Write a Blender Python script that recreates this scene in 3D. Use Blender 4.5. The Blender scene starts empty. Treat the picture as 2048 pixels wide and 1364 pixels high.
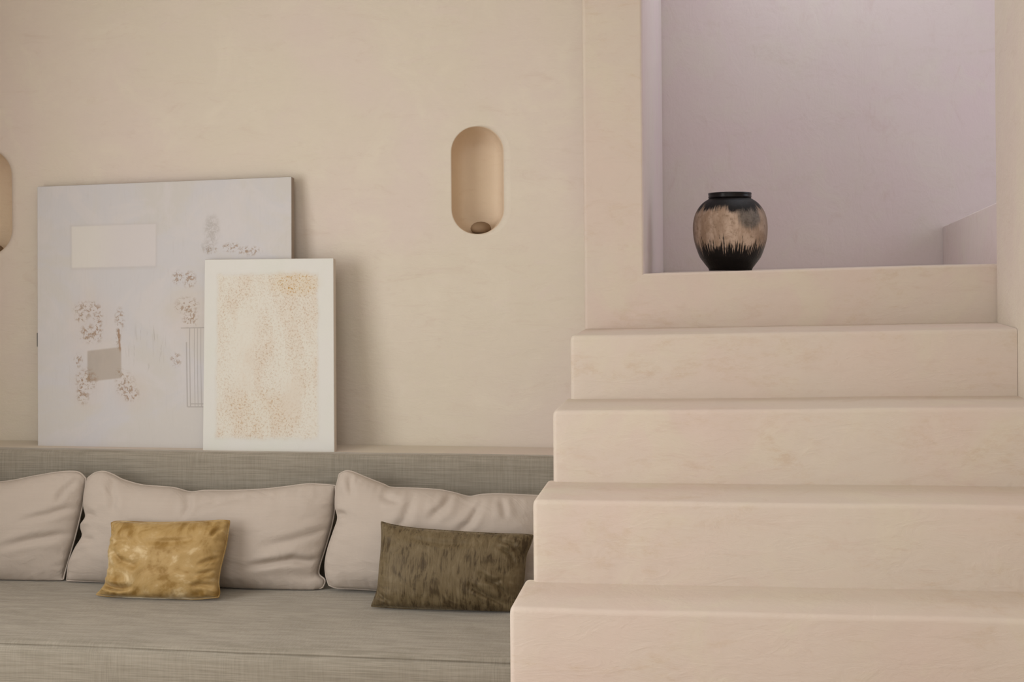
import bpy, bmesh, math, random
from mathutils import Vector, Matrix, noise

# ------------------------------------------------------------------ camera, world, lights, exposure
F = 2500.0                      # focal length in pixels of the 2048 x 1364 frame
PX, PY = 1024.0, 540.0          # principal point (the lens is shifted down)
YAW = math.radians(8.6)         # camera turned a little to the left of the wall's normal
ROLL = 0.0085
CAMZ = 1.42
sc = bpy.context.scene
COL = sc.collection

cam_d = bpy.data.cameras.new('camera')
cam_d.sensor_width = 36.0
cam_d.lens = F / 2048.0 * 36.0
cam_d.shift_y = -(682.0 - PY) / 2048.0
cam_d.clip_start = 0.02
cam = bpy.data.objects.new('camera', cam_d)
COL.objects.link(cam)
cam.matrix_world = (Matrix.Translation((0, 0, CAMZ)) @ Matrix.Rotation(YAW, 4, 'Z')
                    @ Matrix.Rotation(math.pi / 2, 4, 'X') @ Matrix.Rotation(-ROLL, 4, 'Z'))
sc.camera = cam

sc.view_settings.view_transform = 'Standard'
sc.view_settings.look = 'None'
sc.view_settings.exposure = 0.0
sc.view_settings.gamma = 1.0
sc.view_settings.use_curve_mapping = False

world = bpy.data.worlds.new('world')
sc.world = world
world.use_nodes = True
world.node_tree.nodes['Background'].inputs[0].default_value = (0.75, 0.85, 1.0, 1)
world.node_tree.nodes['Background'].inputs[1].default_value = 0.6

def area(name, loc, rot, sx, sy, power, color):
    d = bpy.data.lights.new(name, 'AREA')
    d.shape = 'RECTANGLE'
    d.size, d.size_y = sx, sy
    d.energy = power
    d.color = color
    o = bpy.data.objects.new(name, d)
    o.location = loc
    o.rotation_euler = rot
    COL.objects.link(o)
    return o

XW = -3.0                                           # left wall
area('daylight_left_window', (XW - 0.02, 1.55, 1.5), (0, -math.pi / 2, 0), 2.0, 2.6, 78, (1.0, 0.985, 0.955))
area('daylight_front_window', (-0.9, -2.98, 1.5), (math.pi / 2, 0, 0), 3.4, 2.0, 20, (1.0, 0.985, 0.96))
area('fill_overhead', (-0.6, 1.2, 3.44), (0, 0, 0), 1.5, 1.5, 29, (1.0, 0.985, 0.96))  # unseen overhead light, added to brighten treads and seat from above
area('fill_landing_overhead', (0.62, 5.05, 3.44), (0, 0, 0), 0.7, 0.9, 10, (0.90, 0.93, 1.0))  # added fill from above, out of view, to even out the landing
area('daylight_landing_window', (2.58, 5.0, 2.35), (0, math.pi / 2, 0), 1.3, 1.1, 9, (0.88, 0.92, 1.0))

# ------------------------------------------------------------------ helpers
CY, SY_ = math.cos(YAW), math.sin(YAW)
RIGHT = Vector((CY, SY_, 0)); FWD = Vector((-SY_, CY, 0)); UP = Vector((0, 0, 1))

def ray(px, py):
    a, b = (px - PX) / F, -(py - PY) / F
    c, s = math.cos(ROLL), math.sin(ROLL)
    a, b = a * c + b * s, -a * s + b * c
    return RIGHT * a + UP * b + FWD

def at(px, py, Y):
    """World point seen at a pixel of the photograph, on the vertical plane y = Y."""
    r = ray(px, py)
    return Vector((0, 0, CAMZ)) + r * (Y / r.y)

def atz(px, py, z):
    r = ray(px, py)
    return Vector((0, 0, CAMZ)) + r * ((z - CAMZ) / r.z)

def tag(o, label=None, cat=None, group=None, kind=None):
    if label: o['label'] = label
    if cat: o['category'] = cat
    if group: o['group'] = group
    if kind: o['kind'] = kind
    return o

def empty(name, loc):
    o = bpy.data.objects.new(name, None)
    o.location = loc
    o.empty_display_size = 0.1
    COL.objects.link(o)
    return o

def link(name, bm, mats, parent=None, smooth=False, bevel=0.0, segs=3, keep_smooth=False, normals=True):
    if normals:
        bmesh.ops.recalc_face_normals(bm, faces=bm.faces[:])
    me = bpy.data.meshes.new(name)
    if smooth and not keep_smooth:
        for f in bm.faces: f.smooth = True
    bm.to_mesh(me); bm.free()
    o = bpy.data.objects.new(name, me)
    for m in (mats if isinstance(mats, (list, tuple)) else [mats]): me.materials.append(m)
    COL.objects.link(o)
    if parent is not None:
        o.parent = parent
        o.matrix_parent_inverse = Matrix.Translation(-Vector(parent.location))
    if bevel:
        b = o.modifiers.new('bevel', 'BEVEL')
        b.width = bevel; b.segments = segs; b.limit_method = 'ANGLE'; b.angle_limit = math.radians(40)
        for p in me.polygons: p.use_smooth = True
        b.harden_normals = True
    return o

def prism(bm, poly, z0, z1):
    """Vertical prism; z0 / z1 numbers or functions of (x, y)."""
    f0 = z0 if callable(z0) else (lambda x, y: z0)
    f1 = z1 if callable(z1) else (lambda x, y: z1)
    lo = [bm.verts.new((x, y, f0(x, y))) for x, y in poly]
    hi = [bm.verts.new((x, y, f1(x, y))) for x, y in poly]
    n = len(poly)
    bm.faces.new(lo[::-1]); bm.faces.new(hi)
    for i in range(n):
        bm.faces.new((lo[i], lo[(i + 1) % n], hi[(i + 1) % n], hi[i]))

def box(bm, x0, x1, y0, y1, z0, z1):
    prism(bm, [(x0, y0), (x1, y0), (x1, y1), (x0, y1)], z0, z1)

# ------------------------------------------------------------------ materials
class NT:
    """Tiny node-graph writer."""
    def __init__(self, name):
        self.m = bpy.data.materials.new(name)
        self.m.use_nodes = True
        self.t = self.m.node_tree
        self.bsdf = self.t.nodes['Principled BSDF']
    def put(self, sock, v):
        if hasattr(v, 'is_linked') or isinstance(v, bpy.types.NodeSocket): self.t.links.new(v, sock)
        elif isinstance(v, (tuple, list)) and len(v) == 3 and sock.type == 'RGBA': sock.default_value = (*v, 1)
        else: sock.default_value = v
    def node(self, kind, **kw):
        n = self.t.nodes.new(kind)
        for k, v in kw.items(): setattr(n, k, v)
        return n
    def math(self, op, a, b=0.0, c=0.0):
        n = self.node('ShaderNodeMath', operation=op)
        self.put(n.inputs[0], a); self.put(n.inputs[1], b); self.put(n.inputs[2], c)
        return n.outputs[0]
    def add(self, a, b): return self.math('ADD', a, b)
    def sub(self, a, b): return self.math('SUBTRACT', a, b)
    def mul(self, a, b): return self.math('MULTIPLY', a, b)
    def mx(self, a, b): return self.math('MAXIMUM', a, b)
    def mn(self, a, b): return self.math('MINIMUM', a, b)
    def step(self, x, lo, hi, o0=0.0, o1=1.0):
        n = self.node('ShaderNodeMapRange', interpolation_type='SMOOTHSTEP')
        self.put(n.inputs[0], x); n.inputs[1].default_value = lo; n.inputs[2].default_value = hi
        n.inputs[3].default_value = o0; n.inputs[4].default_value = o1
        return n.outputs[0]
    def coord(self, which='Object'):
        return self.node('ShaderNodeTexCoord').outputs[which]
    def scaled(self, vec, s, off=(0, 0, 0)):
        n = self.node('ShaderNodeMapping')
        self.put(n.inputs[0], vec); n.inputs[3].default_value = s; n.inputs[1].default_value = off
        return n.outputs[0]
    def noise(self, vec, scale=5.0, detail=3.0, rough=0.5, dist=0.0):
        n = self.node('ShaderNodeTexNoise')
        self.put(n.inputs['Vector'], vec); n.inputs['Scale'].default_value = scale
        n.inputs['Detail'].default_value = detail; n.inputs['Roughness'].default_value = rough
        n.inputs['Distortion'].default_value = dist
        return n.outputs[0]
    def xyz(self, vec):
        n = self.node('ShaderNodeSeparateXYZ'); self.put(n.inputs[0], vec)
        return n.outputs
    def mix(self, f, a, b):
        n = self.node('ShaderNodeMix', data_type='RGBA')
        self.put(n.inputs[0], f); self.put(n.inputs[6], a); self.put(n.inputs[7], b)
        return n.outputs[2]
    def rect(self, u, v, u0, u1, v0, v1, e):
        a = self.mul(self.step(u, u0 - e, u0 + e), self.step(u, u1 - e, u1 + e, 1, 0))
        b = self.mul(self.step(v, v0 - e, v0 + e), self.step(v, v1 - e, v1 + e, 1, 0))
        return self.mul(a, b)
    def bump(self, h, strength, dist):
        n = self.node('ShaderNodeBump'); n.inputs['Strength'].default_value = strength
        n.inputs['Distance'].default_value = dist
        self.put(n.inputs['Height'], h)
        self.t.links.new(n.outputs[0], self.bsdf.inputs['Normal'])
    def finish(self, color, rough=0.8, spec=0.25, sheen=0.0, sheen_tint=(1, 1, 1), sheen_rough=0.4):
        b = self.bsdf
        self.put(b.inputs['Base Color'], color); self.put(b.inputs['Roughness'], rough)
        b.inputs['Specular IOR Level'].default_value = spec
        if sheen is not None: b.inputs['Sheen Weight'].default_value = sheen
        b.inputs['Sheen Tint'].default_value = (*sheen_tint, 1)
        b.inputs['Sheen Roughness'].default_value = sheen_rough
        return self.m

def plaster(name, base, warm, pale, rough=0.75, stain=0.0, stain_col=(0.5, 0.33, 0.2), seed=0.0, grain=(3.0, 3.0, 9.0), relief=0.45):
    n = NT(name)
    c = n.scaled(n.coord(), (1, 1, 1), (seed, seed * 0.7, seed * 0.3))
    big = n.noise(c, 1.3, 3, 0.55, 0.4)
    mid = n.noise(c, 4.5, 5, 0.62, 0.8)
    tro = n.noise(n.scaled(c, grain), 2.4, 6, 0.65, 1.2)
    fine = n.noise(c, 60, 3, 0.6)
    dark = tuple(v * k for v, k in zip(warm, (0.88, 0.83, 0.78)))
    col = n.mix(n.step(big, 0.36, 0.64), base, warm)
    col = n.mix(n.mul(n.step(mid, 0.45, 0.72), 0.7), col, pale)
    col = n.mix(n.mul(n.step(tro, 0.50, 0.74), 0.45), col, warm)
    smear = n.noise(n.scaled(c, tuple(g * 0.75 for g in grain), (5, 1, 2)), 1.9, 8, 0.72, 1.6)
    col = n.mix(n.mul(n.step(smear, 0.54, 0.74), 0.42), col, dark)
    col = n.mix(n.mul(n.step(fine, 0.58, 0.85), 0.14), col, pale)
    if stain:
        st = n.mul(n.step(n.noise(n.scaled(c, (1.6, 1.6, 4.0)), 1.7, 7, 0.72, 1.0), 0.50, 0.68),
                   n.step(n.noise(n.scaled(c, (1, 1, 2)), 22, 5, 0.75), 0.40, 0.62))
        col = n.mix(n.mul(st, stain), col, stain_col)
    h = n.add(n.mul(tro, 0.7), n.add(n.mul(mid, 0.8), n.mul(fine, 0.12)))
    n.bump(h, relief, 0.008)
    return n.finish(col, rough, 0.2)

M = {}
M['wall'] = plaster('ochre_plaster', (0.645, 0.58, 0.48), (0.65, 0.56, 0.50), (0.675, 0.61, 0.51), seed=1.3)
M['stair'] = plaster('rose_plaster', (0.625, 0.545, 0.465), (0.635, 0.525, 0.455), (0.64, 0.57, 0.46), stain=0.60, stain_col=(0.56, 0.44, 0.33), seed=4.1)
M['landing'] = plaster('lilac_plaster', (0.635, 0.56, 0.54), (0.635, 0.54, 0.54), (0.635, 0.58, 0.53), stain=0.30, stain_col=(0.55, 0.47, 0.42), seed=7.7, grain=(5.0, 5.0, 2.6), relief=0.3)
M['niche'] = plaster('deep_ochre_plaster', (0.69, 0.555, 0.41), (0.69, 0.54, 0.40), (0.70, 0.58, 0.425), seed=3.3)
M['ceiling'] = plaster('lime_plaster', (0.78, 0.75, 0.70), (0.77, 0.73, 0.68), (0.8, 0.77, 0.72), seed=5.2)
M['floor'] = plaster('floor_plaster', (0.58, 0.51, 0.43), (0.56, 0.48, 0.40), (0.6, 0.53, 0.44), rough=0.5, seed=2.2)

def linen(name, base, dark, light, amount=1.0, sheen=0.15, crs=(5, 14, 14), crk=2.6):
    n = NT(name)
    c = n.coord()
    hx = n.noise(n.scaled(c, (7, 60, 330)), 1.0, 3, 0.6)
    hz = n.noise(n.scaled(c, (230, 40, 9)), 1.0, 3, 0.6)
    cloud = n.noise(c, 5.0, 4, 0.6)
    col = n.mix(n.mul(n.step(hx, 0.35, 0.65), 1.0), dark, light)
    col2 = n.mix(n.step(hz, 0.35, 0.65), dark, light)
    col = n.mix(n.step(n.noise(c, 3.0, 4, 0.65, 0.8), 0.35, 0.7, 0.15, 0.5), col, col2)
    col = n.mix(1 - 0.55 * amount, col, base)
    col = n.mix(n.mul(n.step(cloud, 0.45, 0.8), 0.35), col, base)
    patch = n.noise(n.scaled(c, (3, 3, 10)), 2.0, 5, 0.7, 0.6)
    col = n.mix(n.mul(n.step(patch, 0.45, 0.75), 0.30 * amount), col, dark)
    crease = n.noise(n.scaled(n.node('ShaderNodeVectorRotate', rotation_type='Z_AXIS').outputs[0], (1, 1, 1)), 1.0)
    rot = crease.node.inputs['Vector'].links[0].from_node.inputs[0].links[0].from_node
    n.put(rot.inputs['Vector'], c); rot.inputs['Angle'].default_value = 0.5
    n.t.links.new(n.scaled(rot.outputs[0], crs), crease.node.inputs['Vector'])
    crease.node.inputs['Detail'].default_value = 4; crease.node.inputs['Distortion'].default_value = 0.8
    n.bump(n.add(n.mul(crease, crk), n.mul(n.add(hx, n.mul(hz, 0.8)), 0.30 * amount)), 0.6, 0.0035)
    return n.finish(col, 0.9, 0.1, sheen=sheen, sheen_tint=(0.95, 0.88, 0.80), sheen_rough=0.35)

M['linen'] = linen('grey_linen', (0.285, 0.255, 0.205), (0.195, 0.173, 0.135), (0.375, 0.338, 0.28), 1.0, 0.5, (4, 13, 3), 2.2)
M['cotton'] = linen('sand_cotton', (0.475, 0.408, 0.35), (0.44, 0.377, 0.323), (0.51, 0.44, 0.38), 0.35)

def velvet(name, base, dark, light, stretch, sheen, tint, lo=0.38, hi=0.66):
    n = NT(name)
    c = n.coord()
    a = n.noise(n.scaled(c, stretch), 1.0, 5, 0.6, 1.3)
    b = n.noise(c, 9.0, 4, 0.6, 1.5)
    f = n.add(n.mul(a, 0.55), n.mul(b, 0.45))
    col = n.mix(n.step(f, lo, 0.52), dark, base)
    col = n.mix(n.step(f, 0.52, hi), col, light)
    n.bump(f, 0.3, 0.01)
    n.put(n.bsdf.inputs['Sheen Weight'], n.step(f, lo, hi, 0.35 * sheen, min(1.0, 1.25 * sheen)))
    return n.finish(col, 0.55, 0.2, sheen=None, sheen_tint=tint, sheen_rough=0.3)

M['gold'] = velvet('gold_velvet', (0.40, 0.265, 0.105), (0.26, 0.15, 0.04), (0.60, 0.46, 0.26), (7, 7, 12), 0.9, (1.0, 0.90, 0.68))
M['olive'] = velvet('olive_velvet', (0.140, 0.103, 0.054), (0.06, 0.040, 0.019), (0.18, 0.137, 0.078), (95, 30, 11), 0.35, (0.80, 0.66, 0.46))

def vase_mat():
    n = NT('glazed_clay')
    c = n.coord()
    x, y, z = n.xyz(c)
    ang = n.math('ARCTAN2', x, n.mul(y, -1.0))             # 0 towards the room
    av = n.node('ShaderNodeCombineXYZ'); n.put(av.inputs[0], n.mul(ang, 17.0)); n.put(av.inputs[2], n.mul(z, 9.0))
    streak = n.noise(av.outputs[0], 1.6, 5, 0.62, 0.3)
    av2 = n.node('ShaderNodeCombineXYZ'); n.put(av2.inputs[0], n.mul(ang, 2.0)); n.put(av2.inputs[1], 3.0); n.put(av2.inputs[2], n.mul(z, 7.0))
    blot = n.noise(av2.outputs[0], 1.4, 4, 0.6, 0.5)
    zl = n.add(z, n.add(n.mul(n.sub(streak, 0.5), -0.21), n.mul(n.sub(blot, 0.5), 0.06)))
    low = n.step(zl, 0.082, 0.100)                          # beige above the dark foot
    zh = n.add(z, n.add(n.mul(n.sub(streak, 0.5), 0.07), n.mul(n.sub(blot, 0.5), 0.10)))
    high = n.step(zh, 0.212, 0.240, 1, 0)
    da = n.sub(ang, 0.55); dz = n.mul(n.sub(z, 0.200), 9.0)
    d = n.math('SQRT', n.add(n.mul(n.mul(da, da), 1.4), n.mul(dz, dz)))
    patch = n.step(n.add(d, n.mul(n.sub(streak, 0.5), 0.5)), 0.30, 0.55, 1, 0)
    fine = n.noise(c, 62, 6, 0.72)
    beige = n.mix(n.step(blot, 0.35, 0.68), (0.33, 0.225, 0.155), (0.54, 0.405, 0.315))
    beige = n.mix(n.mul(n.step(fine, 0.48, 0.72), 0.75), beige, (0.22, 0.145, 0.09))
    beige = n.mix(n.mul(n.step(streak, 0.56, 0.72), 0.5), beige, (0.20, 0.13, 0.085))
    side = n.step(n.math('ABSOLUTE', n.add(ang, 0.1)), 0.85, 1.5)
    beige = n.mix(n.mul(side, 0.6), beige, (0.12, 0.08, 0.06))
    grey = n.mix(n.step(fine, 0.4, 0.6), (0.075, 0.065, 0.055), (0.15, 0.13, 0.115))
    black = n.mix(n.mul(n.step(fine, 0.5, 0.75), 0.6), (0.004, 0.003, 0.003), (0.020, 0.014, 0.013))
    col = n.mix(n.mul(patch, 0.9), beige, grey)
    col = n.mix(n.mul(low, high), black, col)
    n.bump(n.add(fine, streak), 0.25, 0.004)
    return n.finish(col, n.step(low, 0, 1, 0.30, 0.55), 0.25)
M['vase'] = vase_mat()

def plain(name, col, rough=0.7, spec=0.3):
    n = NT(name)
    f = n.noise(n.coord(), 40, 3, 0.6)
    return n.finish(n.mix(n.mul(f, 0.3), col, tuple(v * 0.75 for v in col)), rough, spec)
M['rim'] = plain('black_glaze', (0.005, 0.004, 0.005), 0.30, 0.3)
M['edge'] = plain('raw_canvas', (0.36, 0.30, 0.25), 0.85, 0.1)
M['white_edge'] = plain('white_canvas', (0.64, 0.57, 0.50), 0.85, 0.1)
M['dark'] = plain('dark_clay', (0.25, 0.165, 0.10), 0.8, 0.1)
M['clip'] = plain('dark_metal', (0.08, 0.07, 0.06), 0.5, 0.4)
M['frame'] = plain('window_wood', (0.45, 0.36, 0.27), 0.6, 0.3)

def blob(n, u, v, cu, cv, ru, rv):
    a = n.math('DIVIDE', n.sub(u, cu), ru); b = n.math('DIVIDE', n.sub(v, cv), rv)
    return n.step(n.math('SQRT', n.add(n.mul(a, a), n.mul(b, b))), 0.45, 1.15, 1, 0)

def art_large():
    n = NT('large_abstract')
    uv = n.coord('UV')
    u, v, _ = n.xyz(uv)                                    # u to the right, v down
    cloud = n.noise(uv, 3.2, 5, 0.6, 0.6)
    cloud2 = n.noise(n.scaled(uv, (1, 1, 1), (3, 5, 0)), 5.0, 4, 0.6, 1.0)
    sp = n.noise(uv, 55, 4, 0.75, 0.6)
    sp2 = n.noise(n.scaled(uv, (1, 1, 1), (2, 1, 0)), 75, 3, 0.6)
    brush = n.noise(n.scaled(uv, (90, 9, 1)), 1.0, 4, 0.6, 0.6)
    col = n.mix(n.step(cloud, 0.42, 0.58), (0.565, 0.55, 0.56), (0.57, 0.545, 0.52))
    col = n.mix(n.mul(n.step(cloud2, 0.46, 0.64), 0.7), col, (0.60, 0.57, 0.565))
    col = n.mix(n.mul(n.step(brush, 0.55, 0.8), 0.16), col, (0.45, 0.41, 0.385))
    # pale pasted sheet, upper left
    sheet = n.rect(u, v, 0.142, 0.478, 0.158, 0.316, 0.004)
    col = n.mix(n.mul(n.rect(u, v, 0.136, 0.484, 0.152, 0.325, 0.006), 0.25), col, (0.45, 0.41, 0.39))
    col = n.mix(n.mul(sheet, 0.9), col, n.mix(n.step(u, 0.2, 0.36), (0.645, 0.615, 0.575), (0.615, 0.58, 0.575)))
    # blush haze beneath the specks
    haze = n.mx(blob(n, u, v, 0.22, 0.55, 0.13, 0.18), n.mx(blob(n, u, v, 0.20, 0.76, 0.08, 0.11), blob(n, u, v, 0.62, 0.50, 0.12, 0.12)))
    haze = n.mx(haze, blob(n, u, v, 0.38, 0.78, 0.09, 0.08))
    col = n.mix(n.mul(haze, 0.16), col, (0.62, 0.49, 0.40))
    # grey slanted patch
    gv = n.add(v, n.mul(u, 0.10))
    gp = n.rect(u, gv, 0.204, 0.340, 0.650, 0.765, 0.004)
    col = n.mix(n.mul(gp, 0.85), col, n.mix(n.step(cloud2, 0.4, 0.6), (0.38, 0.335, 0.29), (0.42, 0.365, 0.315)))
    # brown specks
    clusters = [(0.195, 0.475, 0.05, 0.035), (0.225, 0.47, 0.03, 0.03), (0.248, 0.50, 0.022, 0.05), (0.247, 0.555, 0.022, 0.05), (0.21, 0.565, 0.04, 0.04),
                (0.180, 0.505, 0.03, 0.02), (0.335, 0.515, 0.022, 0.05), (0.33, 0.575, 0.012, 0.055), (0.167, 0.665, 0.02, 0.03),
                (0.20, 0.74, 0.05, 0.05), (0.185, 0.785, 0.03, 0.05), (0.355, 0.755, 0.045, 0.05), (0.375, 0.79, 0.04, 0.03), (0.335, 0.72, 0.02, 0.03),
                (0.565, 0.36, 0.025, 0.03), (0.61, 0.37, 0.03, 0.035), (0.60, 0.465, 0.05, 0.035), (0.615, 0.51, 0.035, 0.04), (0.558, 0.665, 0.025, 0.03),
                (0.77, 0.255, 0.04, 0.02), (0.84, 0.27, 0.05, 0.02), (0.69, 0.26, 0.03, 0.02)]
    s = 0.0
    for i, q in enumerate(clusters):
        b = blob(n, u, v, *q)
        s = b if i == 0 else n.mx(s, b)
    speck = n.mul(s, n.mx(n.step(sp, 0.52, 0.60), n.mul(n.step(sp2, 0.52, 0.62), 0.8)))
    col = n.mix(n.mul(speck, 0.8), col, n.mix(n.step(cloud2, 0.42, 0.58), (0.30, 0.185, 0.10), (0.33, 0.235, 0.16)))
    # thin twig line
    lx = n.math('ABSOLUTE', n.sub(u, n.add(0.335, n.mul(n.sub(cloud, 0.5), 0.05))))
    twig = n.mul(n.step(lx, 0.002, 0.006, 1, 0), n.rect(u, v, 0.2, 0.5, 0.55, 0.63, 0.01))
    col = n.mix(n.mul(twig, 0.8), col, (0.33, 0.21, 0.13))
    # grey smudge upper right and faint pencil scratches
    smudge = n.mul(n.mx(blob(n, u, v, 0.695, 0.19, 0.035, 0.07), blob(n, u, v, 0.68, 0.25, 0.03, 0.03)), n.step(sp, 0.35, 0.62))
    col = n.mix(n.mul(smudge, 0.55), col, (0.36, 0.33, 0.305))
    scr = n.mul(n.mul(blob(n, u, v, 0.44, 0.62, 0.10, 0.11), n.step(brush, 0.56, 0.68)), 0.45)
    col = n.mix(scr, col, (0.36, 0.33, 0.31))
    # ruled lines of a tall drawn rectangle
    lines = 0.0
    for k, (u0, wl) in enumerate(((0.600, 0.0022), (0.612, 0.0018), (0.630, 0.0012), (0.642, 0.0012), (0.655, 0.0012))):
        l = n.mul(n.step(n.math('ABSOLUTE', n.sub(u, u0)), wl * 0.6, wl * 1.6, 1, 0), n.rect(u, v, 0.5, 0.7, 0.548 if k else 0.60, 0.838, 0.002))
        lines = l if k == 0 else n.mx(lines, l)
    for v0, u0 in ((0.548, 0.578), (0.838, 0.600), (0.827, 0.612)):
        l = n.mul(n.step(n.math('ABSOLUTE', n.sub(v, v0)), 0.001, 0.003, 1, 0), n.rect(u, v, u0, 0.7, 0.5, 0.9, 0.002))
        lines = n.mx(lines, l)
    col = n.mix(n.mul(lines, 0.5), col, (0.28, 0.25, 0.23))
    n.bump(n.add(n.add(brush, n.mul(sheet, 1.5)), n.mul(speck, 2.0)), 0.25, 0.003)
    return n.finish(col, 0.8, 0.2)

def art_small():
    n = NT('small_abstract')
    uv = n.coord('UV')
    u, v, _ = n.xyz(uv)
    wob = n.noise(uv, 9, 3, 0.6)
    uw = n.add(u, n.mul(n.sub(wob, 0.5), 0.05)); vw = n.add(v, n.mul(n.sub(wob, 0.5), 0.04))
    field = n.rect(uw, vw, 0.105, 0.875, 0.085, 0.925, 0.015)
    sp = n.noise(n.scaled(uv, (75, 100, 1)), 1.0, 3, 0.65, 0.6)
    sp2 = n.noise(n.scaled(uv, (110, 130, 1), (4, 2, 0)), 1.0, 2, 0.6)
    cloud = n.noise(n.scaled(uv, (5, 3, 1)), 1.0, 4, 0.6, 0.5)
    base = n.mix(n.step(n.noise(uv, 3, 3, 0.5), 0.4, 0.65), (0.68, 0.67, 0.635), (0.67, 0.67, 0.62))
    tint = n.mix(n.step(cloud, 0.40, 0.62), (0.69, 0.66, 0.585), (0.665, 0.60, 0.51))
    col = n.mix(n.mul(field, 0.85), base, tint)
    dens = n.add(0.42, n.mul(n.step(cloud, 0.38, 0.62), 0.45))
    gold_corner = blob(n, uw, vw, 0.70, 0.13, 0.22, 0.075)
    gold_foot = blob(n, uw, vw, 0.42, 0.80, 0.36, 0.13)
    gold = n.mx(gold_corner, n.mul(gold_foot, 0.30))
    gap = n.mx(n.rect(u, v, 0.24, 0.40, 0.28, 0.70, 0.06), n.rect(u, v, 0.60, 0.76, 0.62, 0.80, 0.05))
    dens = n.mul(n.add(dens, n.mul(gold, 0.5)), n.sub(1.0, n.mul(gap, 0.75)))
    s1 = n.mul(n.step(sp, 0.52, 0.64), n.mul(field, dens))
    s2 = n.mul(n.step(sp2, 0.60, 0.68), n.mul(field, dens))
    col = n.mix(n.mul(gold, 0.22), col, (0.62, 0.44, 0.22))
    col = n.mix(n.mul(s1, 0.80), col, n.mix(gold, (0.50, 0.36, 0.24), (0.52, 0.33, 0.12)))
    col = n.mix(n.mul(s2, 0.75), col, (0.40, 0.27, 0.17))
    rim = n.mul(n.sub(n.rect(uw, vw, 0.092, 0.888, 0.073, 0.937, 0.012), field), 0.12)
    col = n.mix(rim, col, (0.50, 0.44, 0.36))
    n.bump(n.add(n.mul(s1, 2.0), sp), 0.2, 0.003)
    return n.finish(col, 0.8, 0.2)
M['art_large'] = art_large()
M['art_small'] = art_small()

# ------------------------------------------------------------------ room shell
YW = 4.50            # wall behind the sofa
Y1 = 4.39            # front plane of the pier and the landing
YB = 5.70            # back wall of the landing
ZC = 3.30
XR = 0.93

x_pier0 = at(1167, 400, Y1).x
p_rev_f = at(1288, 400, Y1).x
p_rev_b = at(1326, 400, YB).x

bm = bmesh.new(); box(bm, XW - 0.3, 2.9, -3.3, 6.0, -0.15, 0.0)
tag(link('floor', bm, M['floor']), kind='structure')
bm = bmesh.new(); 
for q in ((XW - 0.3, -1.4, -3.3, 6.0), (0.2, 2.9, -3.3, 4.6), (0.2, 0.25, 4.6, 6.0), (1.0, 2.9, 4.6, 6.0), (0.25, 1.0, 5.5, 6.0), (-1.4, 0.2, -3.3, 0.4), (-1.4, 0.2, 2.0, 6.0)):  # slabs leave openings under the two added overhead fills
    box(bm, q[0], q[1], q[2], q[3], ZC, ZC + 0.15)
tag(link('ceiling', bm, M['ceiling']), kind='structure')

# wall behind the sofa with two pill-shaped scooped niches
def stadium(cx, cz, hw, hh, n=28):
    """Outline points with unit outward directions; hh is the half height."""
    out = []
    m = hh - hw
    for top in (1, -1):
        for i in range(n + 1):
            a = math.pi * i / n if top > 0 else math.pi + math.pi * i / n
            out.append((cx + hw * math.cos(a), cz + top * m + hw * math.sin(a), math.cos(a), math.sin(a)))
    return out

def niche_loops(bm, px0, px1, py0, py1):
    a = at(px0, (py0 + py1) / 2, YW); b = at(px1, (py0 + py1) / 2, YW)
    cxp = (px0 + px1) / 2
    t = at(cxp, py0, YW); d = at(cxp, py1, YW)
    cx, hw = (a.x + b.x) / 2, (b.x - a.x) / 2
    cz, hh = (t.z + d.z) / 2, (t.z - d.z) / 2
    pts = stadium(cx, cz, hw, hh)
    loops = []
    D = 0.125
    for k in range(6):                                      # rounded lip: sharp on the left, soft on the right
        ang = math.pi / 2 * k / 5
        lp = []
        for x, z, nx, nz in pts:
            r = 0.004 + 0.030 * max(0.0, nx) ** 1.0
            o = r * (1 - math.sin(ang)); dep = r * (1 - math.cos(ang))
            lp.append(bm.verts.new((x + nx * o, YW + dep, z + nz * o)))
        loops.append(lp)
    m = hh - hw
    for k in range(1, 15):
        bta = math.pi / 2 * k / 15
        s = math.cos(bta) ** 0.42; dep = D * math.sin(bta)
        lp = []
        for i, (x, z, nx, nz) in enumerate(pts):
            r = 0.004 + 0.030 * max(0.0, nx)
            mz = cz + (m if i < len(pts) // 2 else -m)
            lp.append(bm.verts.new((cx + nx * hw * s - 0.012 * math.sin(bta), YW + r * (1 - dep / D) + dep, mz + nz * hw * s)))
        loops.append(lp)
    for li, (A, B) in enumerate(zip(loops, loops[1:])):
        for i in range(len(A)):
            j = (i + 1) % len(A)
            f = bm.faces.new((A[i], A[j], B[j], B[i])); f.smooth = True; f.material_index = 1 if li >= 3 else 0
    f = bm.faces.new(loops[-1]); f.smooth = True; f.material_index = 1
    return loops[0], (cx, cz, hw, hh)

bm = bmesh.new()
rim1, n1 = niche_loops(bm, 903, 1003, 253, 468)
rim2, n2 = niche_loops(bm, -83, 17, 298, 512)
corners = [bm.verts.new(p) for p in ((XW, YW, 0), (x_pier0 + 0.05, YW, 0), (x_pier0 + 0.05, YW, ZC), (XW, YW, ZC))]
ed = [bm.edges.new((corners[i], corners[(i + 1) % 4])) for i in range(4)]
for rim in (rim1, rim2):
    for i in range(len(rim)):
        e = bm.edges.get((rim[i], rim[(i + 1) % len(rim)]))
        ed.append(e)
bmesh.ops.triangle_fill(bm, edges=ed, use_beauty=True, use_dissolve=False)
back = [bm.verts.new((v.co.x, YW + 0.35, v.co.z)) for v in corners]
bm.faces.new(back)
for i in range(4):
    j = (i + 1) % 4
    bm.faces.new((corners[i], corners[j], back[j], back[i]))
tag(link('wall_back', bm, [M['wall'], M['niche']], keep_smooth=True), kind='structure')

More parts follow.
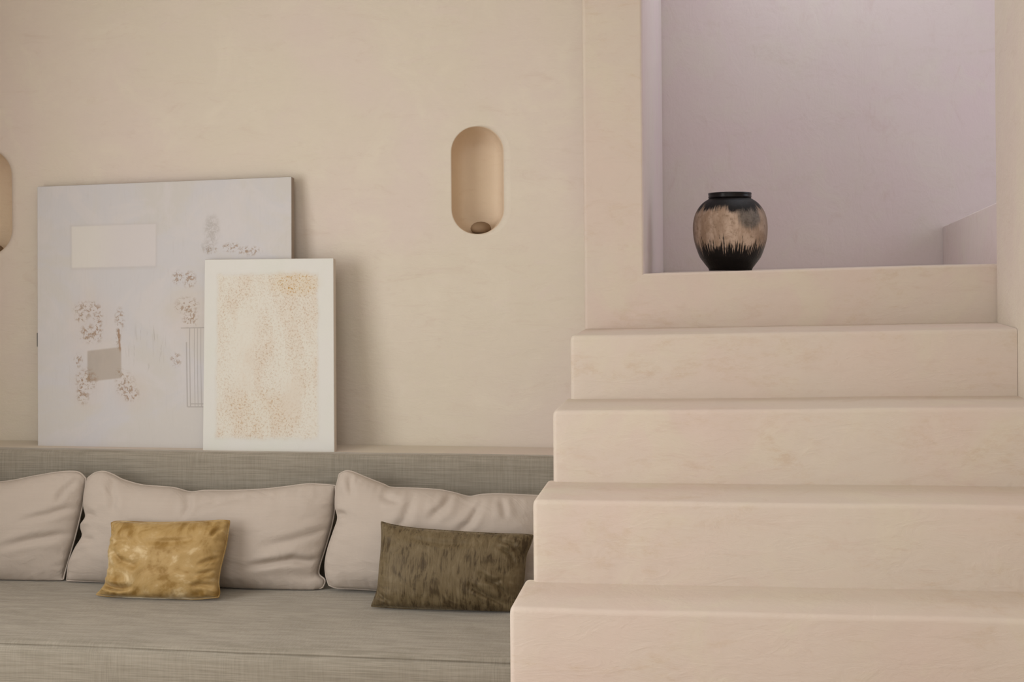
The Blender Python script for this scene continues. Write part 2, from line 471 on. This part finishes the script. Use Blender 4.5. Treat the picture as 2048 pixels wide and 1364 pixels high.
# pier between the sofa wall and the stair opening
bm = bmesh.new()
prism(bm, [(x_pier0, Y1), (p_rev_f, Y1), (p_rev_b, YB), (x_pier0, YB)], 0, ZC)
bm.faces.ensure_lookup_table(); bm.faces[3].material_index = 1
tag(link('wall_pier', bm, [M['stair'], M['landing']], bevel=0.012), kind='structure')
# landing enclosure
bm = bmesh.new(); box(bm, p_rev_b - 0.3, 2.9, YB, YB + 0.25, 0, ZC)
tag(link('wall_landing', bm, M['landing']), kind='structure')
xr1 = at(1992, 530, Y1).x
bm = bmesh.new()
prism(bm, [(xr1, Y1), (at(2034, 660, 3.95).x, 3.93), (XR, 3.6), (XR, -3.0), (XR + 0.3, -3.0), (XR + 0.3, Y1)], 0, ZC)
tag(link('wall_right', bm, M['wall'], bevel=0.02), kind='structure')
# wall at the far end of the landing, with a window opening
bm = bmesh.new()
for q in ((4.3, 5.7, 0, 1.70), (4.3, 5.7, 3.0, ZC), (4.3, 4.45, 1.70, 3.0), (5.55, 5.7, 1.70, 3.0)):
    box(bm, 2.6, 2.9, *q)
tag(link('wall_landing_end', bm, M['landing']), kind='structure')
bm = bmesh.new(); box(bm, XR + 0.3, 2.9, Y1 - 0.2, Y1, 0, ZC)
tag(link('wall_landing_front', bm, M['landing']), kind='structure')
# left wall and front wall (behind the camera) with their windows
bm = bmesh.new()
for q in ((-3.0, 0.2, 0, ZC), (2.9, 4.85, 0, ZC), (0.2, 2.9, 0, 0.5), (0.2, 2.9, 2.5, ZC)):
    box(bm, XW - 0.3, XW, *q)
tag(link('wall_left', bm, M['wall']), kind='structure')
bm = bmesh.new()
for x0, x1, z0, z1 in ((XW - 0.3, -2.65, 0, ZC), (0.85, XR + 0.3, 0, ZC), (-2.65, 0.85, 0, 0.45), (-2.65, 0.85, 2.55, ZC)):
    box(bm, x0, x1, -3.3, -3.0, z0, z1)
tag(link('wall_front', bm, M['wall']), kind='structure')

def window(name, axis, p, a0, a1, z0, z1):
    bm = bmesh.new()
    t = 0.06
    def bar(u0, u1, w0, w1):
        if axis == 'x': box(bm, p - 0.03, p + 0.03, u0, u1, w0, w1)
        else: box(bm, u0, u1, p - 0.03, p + 0.03, w0, w1)
    bar(a0, a1, z0, z0 + t); bar(a0, a1, z1 - t, z1)
    bar(a0, a0 + t, z0 + t, z1 - t); bar(a1 - t, a1, z0 + t, z1 - t)
    bar((a0 + a1) / 2 - t / 2, (a0 + a1) / 2 + t / 2, z0 + t, z1 - t)
    tag(link(name, bm, M['frame']), kind='structure')
window('window_1', 'x', XW - 0.16, 0.2, 2.9, 0.5, 2.5)
window('window_2', 'y', -3.16, -2.65, 0.85, 0.45, 2.55)
window('window_3', 'x', 2.74, 4.45, 5.55, 1.70, 3.0)

# plaster ledge behind the sofa's back panel
YL = 4.285
z_ledge = at(880, 909, YL).z
bm = bmesh.new(); box(bm, XW, x_pier0 - 0.003, YL, YW, 0, z_ledge)
tag(link('trim_ledge', bm, M['wall'], bevel=0.006), kind='structure')

# ------------------------------------------------------------------ staircase
stairs = empty('staircase', (at(1018, 1215, 3.08).x, 3.08, 0))
tag(stairs, 'broad pink-beige plaster stair climbing beside the sofa to the landing', 'stairs')
def tilt(pl, pr, Y):
    a, b = at(pl[0], pl[1], Y), at(pr[0], pr[1], Y)
    k = (b.z - a.z) / (b.x - a.x)
    return a.x, (lambda x, y: a.z + k * (x - a.x))
STEPS = [((1140, 672), (2036, 657), 3.95, Y1), ((1105, 822), (2044, 815), 3.63, 3.95),
         ((1065, 1000), (2044, 1012), 3.34, 3.63), ((1018, 1215), (2044, 1240), 3.08, 3.34)]
def wall_x(y):
    pts = [(-3.0, XR), (3.6, XR), (3.93, at(2034, 660, 3.95).x), (Y1, xr1)]
    for (ya, a), (yb_, b) in zip(pts, pts[1:]):
        if y <= yb_: return a + (b - a) * (y - ya) / (yb_ - ya)
    return xr1
def rounded_step(name, xl, xr, yf, yb, ztop, z0=0.0):
    bm = bmesh.new()
    # loft across x so that the nosing can wander like hand-trowelled plaster
    R = 0.014
    rings = []
    ts = [(R * (1 - math.cos(a)), R * (1 - math.sin(a))) for a in (math.pi / 2 * k / 5 for k in range(6))]
    stations = [(xl + dx, ins) for dx, ins in ts] + [(xl + R + (xr - xl - R) * i / 40, 0.0) for i in range(1, 41)]
    for i, (x, ins) in enumerate(stations):
        wob = 0.003 * noise.noise((x * 3.1, yf * 7, 0)) + 0.0015 * noise.noise((x * 11, yf * 3, 5))
        wz = 0.0025 * noise.noise((x * 2.7, yf * 9, 11))
        zt = ztop(x, yf) + wz - ins
        y0 = yf + wob + ins
        ring = [(y0, z0), (y0, z0 + (zt - z0) * 0.5)]
        for k in range(6):
            a = math.pi / 2 * k / 5
            ring.append((y0 + R * (1 - math.cos(a)), zt - R * (1 - math.sin(a))))
        ring += [(yb, zt), (yb, z0)]
        last = i == len(stations) - 1
        rings.append([bm.verts.new((wall_x(y) - 0.001 if last else x, y, z)) for y, z in ring])
    for A, B in zip(rings, rings[1:]):
        for k in range(len(A)):
            j = (k + 1) % len(A)
            bm.faces.new((A[k], B[k], B[j], A[j]))
    bm.faces.new(rings[0]); bm.faces.new(rings[-1][::-1])
    o = link(name, bm, M['stair'], stairs, smooth=True)
    o.data.set_sharp_from_angle(angle=math.radians(50))
    return o
prev = None
for i, (pl, pr, yf, yb) in enumerate(STEPS):
    xl, zf = tilt(pl, pr, yf)
    rounded_step('step', xl, XR - 0.002 if i else xr1 - 0.05, yf, yb + (0.02 if i else -0.001), zf)
# two lower steps that reach the floor, below the picture
for yf, yb, z in ((2.82, 3.08, 0.38), (2.56, 2.82, 0.18)):
    rounded_step('step', -0.49 - (3.08 - yf) * 0.1, XR - 0.002, yf, yb + 0.02, lambda x, y, z=z: z)
# landing slab (its front face is the top riser) and the first step of the next flight
xa, zl = tilt((1290, 547), (1988, 528), Y1)
def zland(x, y): return zl(x, Y1)
bm = bmesh.new()
prism(bm, [(p_rev_f - 0.03, Y1 - 0.0005), (xr1 - 0.002, Y1 - 0.0005), (2.58, Y1 + 0.004), (2.58, YB), (p_rev_b + 0.004, YB), (p_rev_f + 0.004, Y1 + 0.05), (p_rev_f - 0.03, Y1 + 0.05)], 0, zland)
link('landing', bm, M['stair'], stairs, bevel=0.010)
c0 = at(1885, 452, YB); c1 = at(1990, 405, 4.72)
def zup(x, y): return c0.z + (c1.z - c0.z) * (YB - y) / (YB - 4.72)
bm = bmesh.new()
prism(bm, [(c1.x + (c0.x - c1.x) * (Y1 + 0.01 - 4.72) / (YB - 4.72), Y1 + 0.01), (2.58, Y1 + 0.01), (2.58, YB - 0.002), (c0.x, YB - 0.002)], CAMZ - 0.06, zup)
link('step', bm, M['landing'], stairs, bevel=0.008)

# ------------------------------------------------------------------ sofa
Z_S = at(400, 1174, 4.06).z
YF = atz(700, 1307, Z_S - 0.004).y            # seam along the front edge of the seat
sofa = empty('sofa', (-1.7, 3.9, 0))
tag(sofa, 'long built-in grey linen sofa with low back panel below the ledge', 'sofa')
def seat_x(y): return -0.412 - (Y1 - y) * 0.043 - 0.006
YPF, YPB = YL - 0.075, YL                      # back panel
z_panel = at(400, 903, YPF + 0.02).z

def soft_block(nx, prof, x0f, x1f, amp, seed):
    """Loft a closed profile [(y, z), ...] along x with a soft surface."""
    bm = bmesh.new(); rings = []
    for i in range(nx + 1):
        t = i / nx
        ring = []
        for (y, z) in prof:
            x0, x1 = x0f(y), x1f(y)
            x = x0 + (x1 - x0) * t
            d = amp * noise.noise((x * 2.3 + seed, y * 6, z * 6)) + amp * 0.45 * noise.noise((x * 6 + seed, y * 14, z * 9))
            ring.append(bm.verts.new((x, y + d * 0.5, z + d)))
        rings.append(ring)
    n = len(prof)
    for A, B in zip(rings, rings[1:]):
        for k in range(n):
            j = (k + 1) % n
            bm.faces.new((A[k], A[j], B[j], B[k]))
    bm.faces.new(rings[0]); bm.faces.new(rings[-1][::-1])
    return bm

ys = [YPF - 0.002 - (YPF - YF) * k / 22 for k in range(21)]
prof = [(y, Z_S + 0.003 * math.sin(math.pi * (YPF - y) / (YPF - YF)) - 0.0) for y in ys]
# front edge: gentle roll, a stitched groove, then the upright front
prof += [(YF + 0.012, Z_S - 0.001), (YF + 0.002, Z_S - 0.003), (YF - 0.006, Z_S - 0.007), (YF - 0.009, Z_S - 0.010), (YF - 0.0055, Z_S - 0.0125), (YF - 0.0055, Z_S - 0.015),
         (YF - 0.012, Z_S - 0.0175), (YF - 0.019, Z_S - 0.028), (YF - 0.020, Z_S - 0.06), (YF - 0.020, Z_S - 0.12), (YF - 0.018, Z_S - 0.20),
         (YF - 0.010, Z_S - 0.245), (YPF - 0.002, Z_S - 0.245)]
bm = soft_block(150, prof, lambda y: XW + 0.01, seat_x, 0.0013, 3.0)
link('seat', bm, M['linen'], sofa, smooth=True)
bm = bmesh.new(); box(bm, XW + 0.02, -0.50, YF + 0.05, YPF - 0.005, 0.0, Z_S - 0.247)
link('base', bm, M['linen'], sofa, bevel=0.01)
pr = 0.018
prof = [(YPF, 0.05), (YPF, Z_S), (YPF - 0.003, (Z_S + z_panel) / 2), (YPF, z_panel - 0.03)]
for k in range(5):
    a = math.pi / 2 * k / 4
    prof.append((YPF + pr * (1 - math.cos(a)), z_panel - pr * (1 - math.sin(a))))
for k in range(5):
    a = math.pi / 2 * k / 4
    prof.append((YPB - 0.004 - pr * (1 - math.sin(a)), z_panel - pr * (1 - math.cos(a))))
prof += [(YPB - 0.004, 0.05)]
bm = soft_block(120, prof, lambda y: XW + 0.01, lambda y: -0.42, 0.0012, 9.0)
link('backrest', bm, M['linen'], sofa, smooth=True)

# ------------------------------------------------------------------ cushions
def resample(pts, n, wave=0.0):
    P = [Vector((p[0], p[1], 0)) for p in pts]
    # Catmull-Rom through the points, then even spacing
    dense = []
    for i in range(len(P) - 1):
        p0 = P[max(i - 1, 0)]; p1 = P[i]; p2 = P[i + 1]; p3 = P[min(i + 2, len(P) - 1)]
        for k in range(16):
            t = k / 16
            dense.append(0.5 * ((2 * p1) + (p2 - p0) * t + (2 * p0 - 5 * p1 + 4 * p2 - p3) * t * t + (3 * p1 - p0 - 3 * p2 + p3) * t ** 3))
    dense.append(P[-1])
    L = [0.0]
    for a, b in zip(dense, dense[1:]): L.append(L[-1] + (b - a).length)
    out = []; j = 0
    for i in range(n + 1):
        s = L[-1] * i / n
        while j < len(L) - 2 and L[j + 1] < s: j += 1
        t = (s - L[j]) / max(1e-9, L[j + 1] - L[j])
        out.append(dense[j].lerp(dense[j + 1], min(1, t)))
    return out

def seg_dist(p, a, b):
    d = b - a
    t = max(0.0, min(1.0, (p - a).dot(d) / max(1e-9, d.length_squared)))
    return (p - (a + d * t)).length

def fold_dist(p, pl):
    best, bt, n = 1e9, 0.0, len(pl) - 1
    for k in range(n):
        a, d = pl[k], pl[k + 1] - pl[k]
        t = max(0.0, min(1.0, (p - a).dot(d) / max(1e-9, d.length_squared)))
        r = (p - (a + d * t)).length
        if r < best: best, bt = r, (k + t) / n
    return best, bt

def pillow(name, mat, top, right, bottom, left, y_top, y_bot, tf, tb, nu, nv, folds=(), puck=0.004, wr=0.003, seed=0.0, pw=0.5, yaw=0.0, seam=0.003, fn=None, zmin=None):
    """Stuffed cushion. Outlines run left-to-right and top-to-bottom in picture pixels and are laid on the cushion's own leaning mid-plane."""
    T, B = resample(top, nu), resample(bottom, nu)
    Lf, R = resample(left, nv), resample(right, nv)
    c00, c10, c01, c11 = T[0], T[-1], B[0], B[-1]
    wpx = ((c10 - c00).length + (c11 - c01).length) / 2; hpx = ((c01 - c00).length + (c11 - c10).length) / 2
    asp = wpx / hpx
    def base(i, j):
        u, v = i / nu, j / nv
        p = (T[i] * (1 - v) + B[i] * v + Lf[j] * (1 - u) + R[j] * u
             - (c00 * (1 - u) * (1 - v) + c10 * u * (1 - v) + c01 * (1 - u) * v + c11 * u * v))
        Y = y_top + (y_bot - y_top) * v + yaw * (u - 0.5)
        return at(p.x, p.y, Y)
    G = [[base(i, j) for j in range(nv + 1)] for i in range(nu + 1)]
    ctr = G[nu // 2][nv // 2]
    nrm = (G[nu // 2][0] - G[nu // 2][nv]).cross(G[nu][nv // 2] - G[0][nv // 2]).normalized()
    if nrm.y > 0: nrm = -nrm                                 # towards the room
    FOLD = [([Vector((x * asp, y)) for x, y in f[0]], f[1], f[2]) for f in folds]
    def prof(u, v):
        a = max(0.0, 1 - abs(2 * u - 1) ** 2.6) ** pw; b = max(0.0, 1 - abs(2 * v - 1) ** 2.4) ** pw
        return a * b
    bm = bmesh.new()
    front, backv = {}, {}
    for i in range(nu + 1):
        for j in range(nv + 1):
            u, v = i / nu, j / nv
            edge = i in (0, nu) or j in (0, nv)
            b = G[i][j]
            if edge:
                vv = bm.verts.new(b); front[i, j] = vv; backv[i, j] = vv
                continue
            f = prof(u, v)
            q = Vector((u * asp, v))
            d = tf * f
            ed = min(u * asp, (1 - u) * asp, v, 1 - v)       # distance to the nearest edge
            k = math.exp(-(ed / 0.10) ** 2)
            side_u = min(u, 1 - u) * asp < min(v, 1 - v)
            s = (v if side_u else u * asp)
            far = max(0.0, min(1.0, ed / 0.04))
            d += puck * k * far * noise.noise((s * 26 + seed, ed * 4, seed * 1.7 + (3 if side_u else 8)))
            d += puck * 0.9 * math.exp(-(ed / 0.2) ** 2) * far * noise.noise((s * 12 + seed, ed * 5, seed + 20))
            d += wr * far * (noise.noise((u * asp * 2.2 + seed, v * 4.5, seed)) + 0.6 * noise.noise((u * asp * 5 + v * 3 + seed, v * 9 - u * 2, seed + 4)))
            for pl, dep, w in FOLD:
                dist, tt = fold_dist(q, pl)
                taper = min(1.0, 3.0 * (1 - tt), 0.35 + 3.0 * tt)
                d += far * 1.35 * dep * taper * (-math.exp(-(dist / w) ** 2) + 0.45 * math.exp(-((dist - 2.0 * w) / (1.3 * w)) ** 2))
            if fn: d += far * fn(u, v)
            d = max(d, 0.002)
            front[i, j] = bm.verts.new(b + nrm * d)
            backv[i, j] = bm.verts.new(b - nrm * (tb * f + 0.001))
    for i in range(nu):
        for j in range(nv):
            bm.faces.new((front[i, j], front[i, j + 1], front[i + 1, j + 1], front[i + 1, j]))
            bm.faces.new((backv[i, j], backv[i + 1, j], backv[i + 1, j + 1], backv[i, j + 1]))
    if zmin is not None:
        for v in bm.verts:
            if v.co.z < zmin: v.co.z = zmin
    loc = ctr.copy(); loc.z = min(v.co.z for v in bm.verts)
    o_root = empty(name, loc)
    link('cover', bm, mat, o_root, smooth=True)
    if seam:
        loop = [G[i][0] for i in range(nu + 1)] + [G[nu][j] for j in range(1, nv + 1)] + [G[i][nv] for i in range(nu - 1, -1, -1)] + [G[0][j] for j in range(nv - 1, 0, -1)]
        bm = bmesh.new(); rings = []
        N = len(loop)
        for i in range(N):
            tdir = (loop[(i + 1) % N] - loop[i - 1]).normalized()
            e1 = nrm - tdir * nrm.dot(tdir); e1.normalize(); e2 = tdir.cross(e1)
            c = loop[i].copy()
            if zmin is not None: c.z = max(c.z, zmin + seam)
            rings.append([bm.verts.new(c + (e1 * math.cos(a) + e2 * math.sin(a)) * seam) for a in (k * math.pi / 3 for k in range(6))])
        for i in range(N):
            A, Bq = rings[i], rings[(i + 1) % N]
            for k in range(6):
                m = (k + 1) % 6
                bm.faces.new((A[k], A[m], Bq[m], Bq[k]))
        link('seam', bm, mat, o_root, smooth=True)
    return o_root

GRP = 'sand cushions along the sofa back'
ZC0 = Z_S + 0.005
c = pillow('back_cushion', M['cotton'],
    top=[(-330, 950), (-250, 946), (-120, 968), (0, 964), (70, 952), (120, 944), (156, 944), (172, 957)],
    right=[(172, 957), (169, 990), (161, 1030), (150, 1075), (140, 1110), (130, 1145), (126, 1164)],
    bottom=[(-340, 1150), (-200, 1158), (0, 1163), (80, 1165), (126, 1164)],
    left=[(-330, 950), (-338, 1000), (-332, 1060), (-340, 1110), (-340, 1150)],
    y_top=4.13, y_bot=4.075, tf=0.085, tb=0.045, nu=110, nv=64, seed=2.0, zmin=ZC0,
    folds=[([(1.0, 0.55), (0.86, 0.60), (0.72, 0.66)], 0.007, 0.035), ([(0.99, 0.30), (0.90, 0.38), (0.78, 0.42)], 0.006, 0.03),
           ([(0.97, 0.05), (0.93, 0.18), (0.92, 0.30)], 0.006, 0.025), ([(0.55, 0.05), (0.62, 0.2)], 0.006, 0.03)])
tag(c, 'sand-coloured cotton back cushion cut off by the left edge of the picture', 'cushion', GRP)
c = pillow('back_cushion', M['cotton'],
    top=[(176, 956), (190, 946), (208, 943), (226, 949), (248, 960), (285, 970), (320, 973), (350, 976), (382, 984), (410, 981), (470, 981), (530, 978), (575, 973), (615, 968), (645, 969), (671, 971)],
    right=[(671, 971), (671, 1000), (666, 1040), (657, 1075), (647, 1108), (640, 1130), (638, 1148), (650, 1160), (646, 1174)],
    bottom=[(134, 1161), (180, 1163), (260, 1167), (380, 1173), (500, 1179), (590, 1183), (625, 1183), (646, 1174)],
    left=[(176, 956), (169, 985), (168, 1012), (172, 1034), (162, 1052), (165, 1072), (150, 1098), (138, 1128), (134, 1161)],
    y_top=4.12, y_bot=4.06, tf=0.095, tb=0.045, nu=120, nv=70, seed=5.0, zmin=ZC0,
    folds=[([(0.985, 0.70), (0.90, 0.68), (0.80, 0.72), (0.72, 0.745)], 0.010, 0.032), ([(0.98, 0.42), (0.88, 0.50), (0.74, 0.56)], 0.005, 0.04),
           ([(0.43, 0.02), (0.46, 0.16), (0.44, 0.26)], 0.007, 0.03), ([(0.50, 0.18), (0.60, 0.10), (0.68, 0.06)], 0.005, 0.03),
           ([(0.12, 0.03), (0.16, 0.2), (0.15, 0.32)], 0.006, 0.04), ([(0.02, 0.36), (0.08, 0.40)], 0.006, 0.03), ([(0.02, 0.60), (0.1, 0.62)], 0.006, 0.03)])
tag(c, 'sand-coloured cotton back cushion directly behind the gold velvet cushion', 'cushion', GRP)
c = pillow('back_cushion', M['cotton'],
    top=[(679, 948), (692, 942), (706, 944), (735, 956), (768, 969), (785, 975), (840, 977), (880, 980), (910, 986), (938, 993), (965, 989), (1000, 988), (1050, 990), (1092, 992)],
    right=[(1092, 992), (1096, 1040), (1090, 1100), (1094, 1150), (1088, 1196)],
    bottom=[(658, 1170), (675, 1176), (720, 1178), (800, 1183), (900, 1188), (1000, 1193), (1088, 1196)],
    left=[(679, 948), (673, 975), (671, 1010), (676, 1036), (668, 1062), (657, 1095), (651, 1125), (652, 1150), (658, 1170)],
    y_top=4.10, y_bot=4.04, tf=0.10, tb=0.045, nu=116, nv=70, seed=8.0, zmin=ZC0,
    folds=[([(0.30, 0.42), (0.36, 0.30), (0.38, 0.16), (0.40, 0.05)], 0.007, 0.04), ([(0.56, 0.02), (0.53, 0.16), (0.46, 0.30)], 0.009, 0.035),
           ([(0.70, 0.10), (0.66, 0.26), (0.58, 0.40)], 0.008, 0.035), ([(0.06, 0.02), (0.10, 0.20)], 0.006, 0.03), ([(0.25, 0.10), (0.34, 0.14)], 0.006, 0.03),
           ([(0.01, 0.36), (0.07, 0.37)], 0.008, 0.025), ([(0.80, 0.06), (0.82, 0.25)], 0.006, 0.03)])
tag(c, 'sand-coloured cotton back cushion behind the olive cushion, next to the stair', 'cushion', GRP)

yb = atz(318, 1197, Z_S + 0.006).y
gold = pillow('lumbar_cushion', M['gold'],
    top=[(223, 1046), (238, 1043), (290, 1045), (350, 1045), (410, 1043), (440, 1041), (459, 1042)],
    right=[(459, 1042), (456, 1064), (452, 1090), (446, 1115), (440, 1140), (437, 1165), (439, 1184), (437, 1194)],
    bottom=[(193, 1189), (230, 1194), (280, 1197), (330, 1198), (390, 1198), (437, 1194)],
    left=[(223, 1046), (225, 1068), (222, 1090), (219, 1110), (220, 1130), (217, 1150), (213, 1165), (205, 1177), (193, 1189)],
    y_top=yb + 0.085, y_bot=yb, tf=0.075, tb=0.035, nu=96, nv=70, seed=12.0, puck=0.006, wr=0.0065, zmin=ZC0, pw=0.42,
    folds=[([(0.02, 0.82), (0.10, 0.86), (0.20, 0.88), (0.32, 0.86)], 0.015, 0.035), ([(0.10, 0.42), (0.16, 0.52), (0.30, 0.58), (0.36, 0.50)], 0.008, 0.04),
           ([(0.06, 0.28), (0.16, 0.26), (0.32, 0.30)], 0.006, 0.035), ([(0.98, 0.50), (0.90, 0.55), (0.84, 0.60)], 0.006, 0.022),
           ([(0.98, 0.66), (0.91, 0.70), (0.84, 0.70)], 0.006, 0.022), ([(0.97, 0.86), (0.88, 0.83), (0.80, 0.85)], 0.007, 0.025),
           ([(0.98, 0.12), (0.93, 0.16), (0.90, 0.24)], 0.006, 0.022), ([(0.02, 0.05), (0.05, 0.16)], 0.007, 0.02), ([(0.40, 0.27), (0.62, 0.28), (0.80, 0.24)], 0.004, 0.03)])
tag(gold, 'small shiny gold velvet lumbar cushion on the sofa seat', 'cushion')
yb = atz(880, 1219, Z_S + 0.006).y
olive = pillow('lumbar_cushion', M['olive'],
    top=[(763, 1044), (785, 1050), (830, 1057), (880, 1061), (940, 1065), (1000, 1068), (1045, 1069), (1066, 1071)],
    right=[(1066, 1071), (1060, 1090), (1052, 1110), (1049, 1135), (1047, 1160), (1040, 1185), (1042, 1210), (1040, 1226)],
    bottom=[(743, 1212), (790, 1215), (850, 1219), (920, 1223), (990, 1226), (1040, 1226)],
    left=[(763, 1044), (764, 1070), (763, 1100), (760, 1130), (758, 1155), (756, 1175), (750, 1195), (743, 1212)],
    y_top=yb + 0.085, y_bot=yb, tf=0.085, tb=0.04, nu=110, nv=70, seed=17.0, puck=0.007, wr=0.003, zmin=ZC0, pw=0.42, yaw=0.02,
    folds=[([(0.78, 0.10), (0.90, 0.16), (0.97, 0.30)], 0.006, 0.025), ([(0.80, 0.18), (0.90, 0.28), (0.96, 0.45)], 0.006, 0.025),
           ([(0.72, 0.55), (0.84, 0.66), (0.94, 0.82)], 0.009, 0.028), ([(0.66, 0.70), (0.80, 0.82), (0.93, 0.93)], 0.009, 0.03),
           ([(0.72, 0.62), (0.80, 0.64), (0.90, 0.60)], 0.005, 0.025), ([(0.02, 0.84), (0.08, 0.90), (0.14, 0.96)], 0.008, 0.025), ([(0.2, 0.15), (0.45, 0.2), (0.7, 0.17)], 0.004, 0.03)])
tag(olive, 'dark olive-brown velvet lumbar cushion leaning at the right end of the sofa', 'cushion')

# ------------------------------------------------------------------ leaning canvases
def canvas(name, quad, Ys, thick, face_mat, edge_mat, label):
    """quad: TL, TR, BR, BL picture pixels of the painted face; Ys: their distances."""
    P = [at(p[0], p[1], y) for p, y in zip(quad, Ys)]
    n = (P[1] - P[0]).cross(P[3] - P[0]).normalized()
    if n.y < 0: n = -n
    bm = bmesh.new()
    fr = [bm.verts.new(p) for p in P]; bk = [bm.verts.new(p + n * thick) for p in P]
    uvl = bm.loops.layers.uv.new('UVMap')
    f = bm.faces.new(fr); f.material_index = 0
    for l, uv in zip(f.loops, ((0, 0), (1, 0), (1, 1), (0, 1))): l[uvl].uv = uv
    fs = [bm.faces.new(bk[::-1])]
    for i in range(4):
        fs.append(bm.faces.new((fr[i], bk[i], bk[(i + 1) % 4], fr[(i + 1) % 4])))
    for q in fs: q.material_index = 1
    lo = (P[2] + P[3]) / 2
    root = empty(name, lo)
    tag(root, label, 'painting')
    link('canvas', bm, [face_mat, edge_mat], root, bevel=0.0035, segs=2)
    return root, P, n
yb1 = 4.365
big, Pb, nb = canvas('painting', [(74, 373), (583, 353), (584, 904), (75, 901)], [4.463, 4.445, 4.350, 4.365], 0.032, M['art_large'], M['edge'],
                     'large square pale grey abstract canvas leaning on the wall above the sofa')
mid = Pb[0].lerp(Pb[3], 0.585)
bm = bmesh.new()
bmesh.ops.create_cube(bm, size=1.0, matrix=Matrix.Translation(mid + nb * 0.014 + Vector((-0.003, 0, 0))) @ Matrix.Diagonal((0.006, 0.016, 0.052, 1)))
link('clip', bm, M['clip'], big, bevel=0.0015)
small, Ps, ns = canvas('painting', [(409, 519), (667, 516), (669, 907), (405, 904)], [4.392, 4.380, 4.302, 4.310], 0.028, M['art_small'], M['white_edge'],
                       'smaller white canvas with gold-brown speckled field, in front of the large one')

# ------------------------------------------------------------------ vase on the landing
YV = 4.75
vb = at(1461, 545.5, YV)
kpx = (at(1561, 500, YV) - at(1461, 500, YV)).x / 100.0
vz = zland(vb.x, YV) + 0.001
vase = empty('vase', (vb.x, YV, vz))
tag(vase, 'round black and beige glazed clay vase standing on the landing edge', 'vase')
def lathe(prof, n=72):
    bm = bmesh.new(); rings = []
    for r, z in prof:
        rings.append([bm.verts.new((r * math.sin(2 * math.pi * i / n), -r * math.cos(2 * math.pi * i / n), z)) for i in range(n)])
    for A, B in zip(rings, rings[1:]):
        for i in range(n):
            j = (i + 1) % n
            bm.faces.new((A[i], A[j], B[j], B[i]))
    bm.faces.new(rings[0][::-1])
    if len(rings) > 1: bm.faces.new(rings[-1])
    return bm
body_px = [(43, 544.5), (44.5, 541), (50, 534), (56, 526), (61.5, 518), (67.5, 503), (72.5, 486), (75, 468), (75, 450), (72.5, 436), (69, 426), (63, 416), (55, 407), (48, 402), (43, 399), (41.5, 397)]
def smooth_profile(pts):
    out = []
    for p in resample([(a * 1.0, b * 1.0) for a, b in pts], 48): out.append((p.x * kpx, (545.5 - p.y) * kpx))
    out[0] = (out[0][0], 0.0)
    return out
bp = smooth_profile(body_px)
inner = [(r - 0.008, z) for r, z in reversed(bp)]
inner = [(max(0.01, r), max(z, 0.012)) for r, z in inner]
bm = lathe(bp + inner)
o = link('body', bm, M['vase'], None, smooth=True); o.parent = vase
rim_px = [(42, 398.5), (44, 396), (43.2, 393.5), (43.6, 390), (44.2, 388), (43, 386.8), (39.5, 387), (38.5, 390), (37.5, 398.5)]
bm = lathe([(r * kpx, (545.5 - y) * kpx) for r, y in rim_px])
o = link('rim', bm, M['rim'], None, smooth=True); o.parent = vase

# ------------------------------------------------------------------ small dark rounded pieces in the foot of each niche
def dome(n, label):
    cx, cz, hw, hh = n
    o = empty('clay_dome', (cx + 0.004, YW + 0.062, cz - hh + 0.004))
    tag(o, label, 'ornament', 'little clay domes in the wall niches')
    prof = [(0.020, 0.0), (0.030, 0.003), (0.037, 0.012), (0.038, 0.020), (0.034, 0.030), (0.026, 0.037), (0.014, 0.042), (0.004, 0.043)]
    q = link('dome', lathe(prof, 40), M['dark'], None, smooth=True); q.parent = o
dome(n1, 'little dark brown rounded clay piece in the foot of the right wall niche')
dome(n2, 'little dark brown rounded clay piece in the niche cut by the left edge')
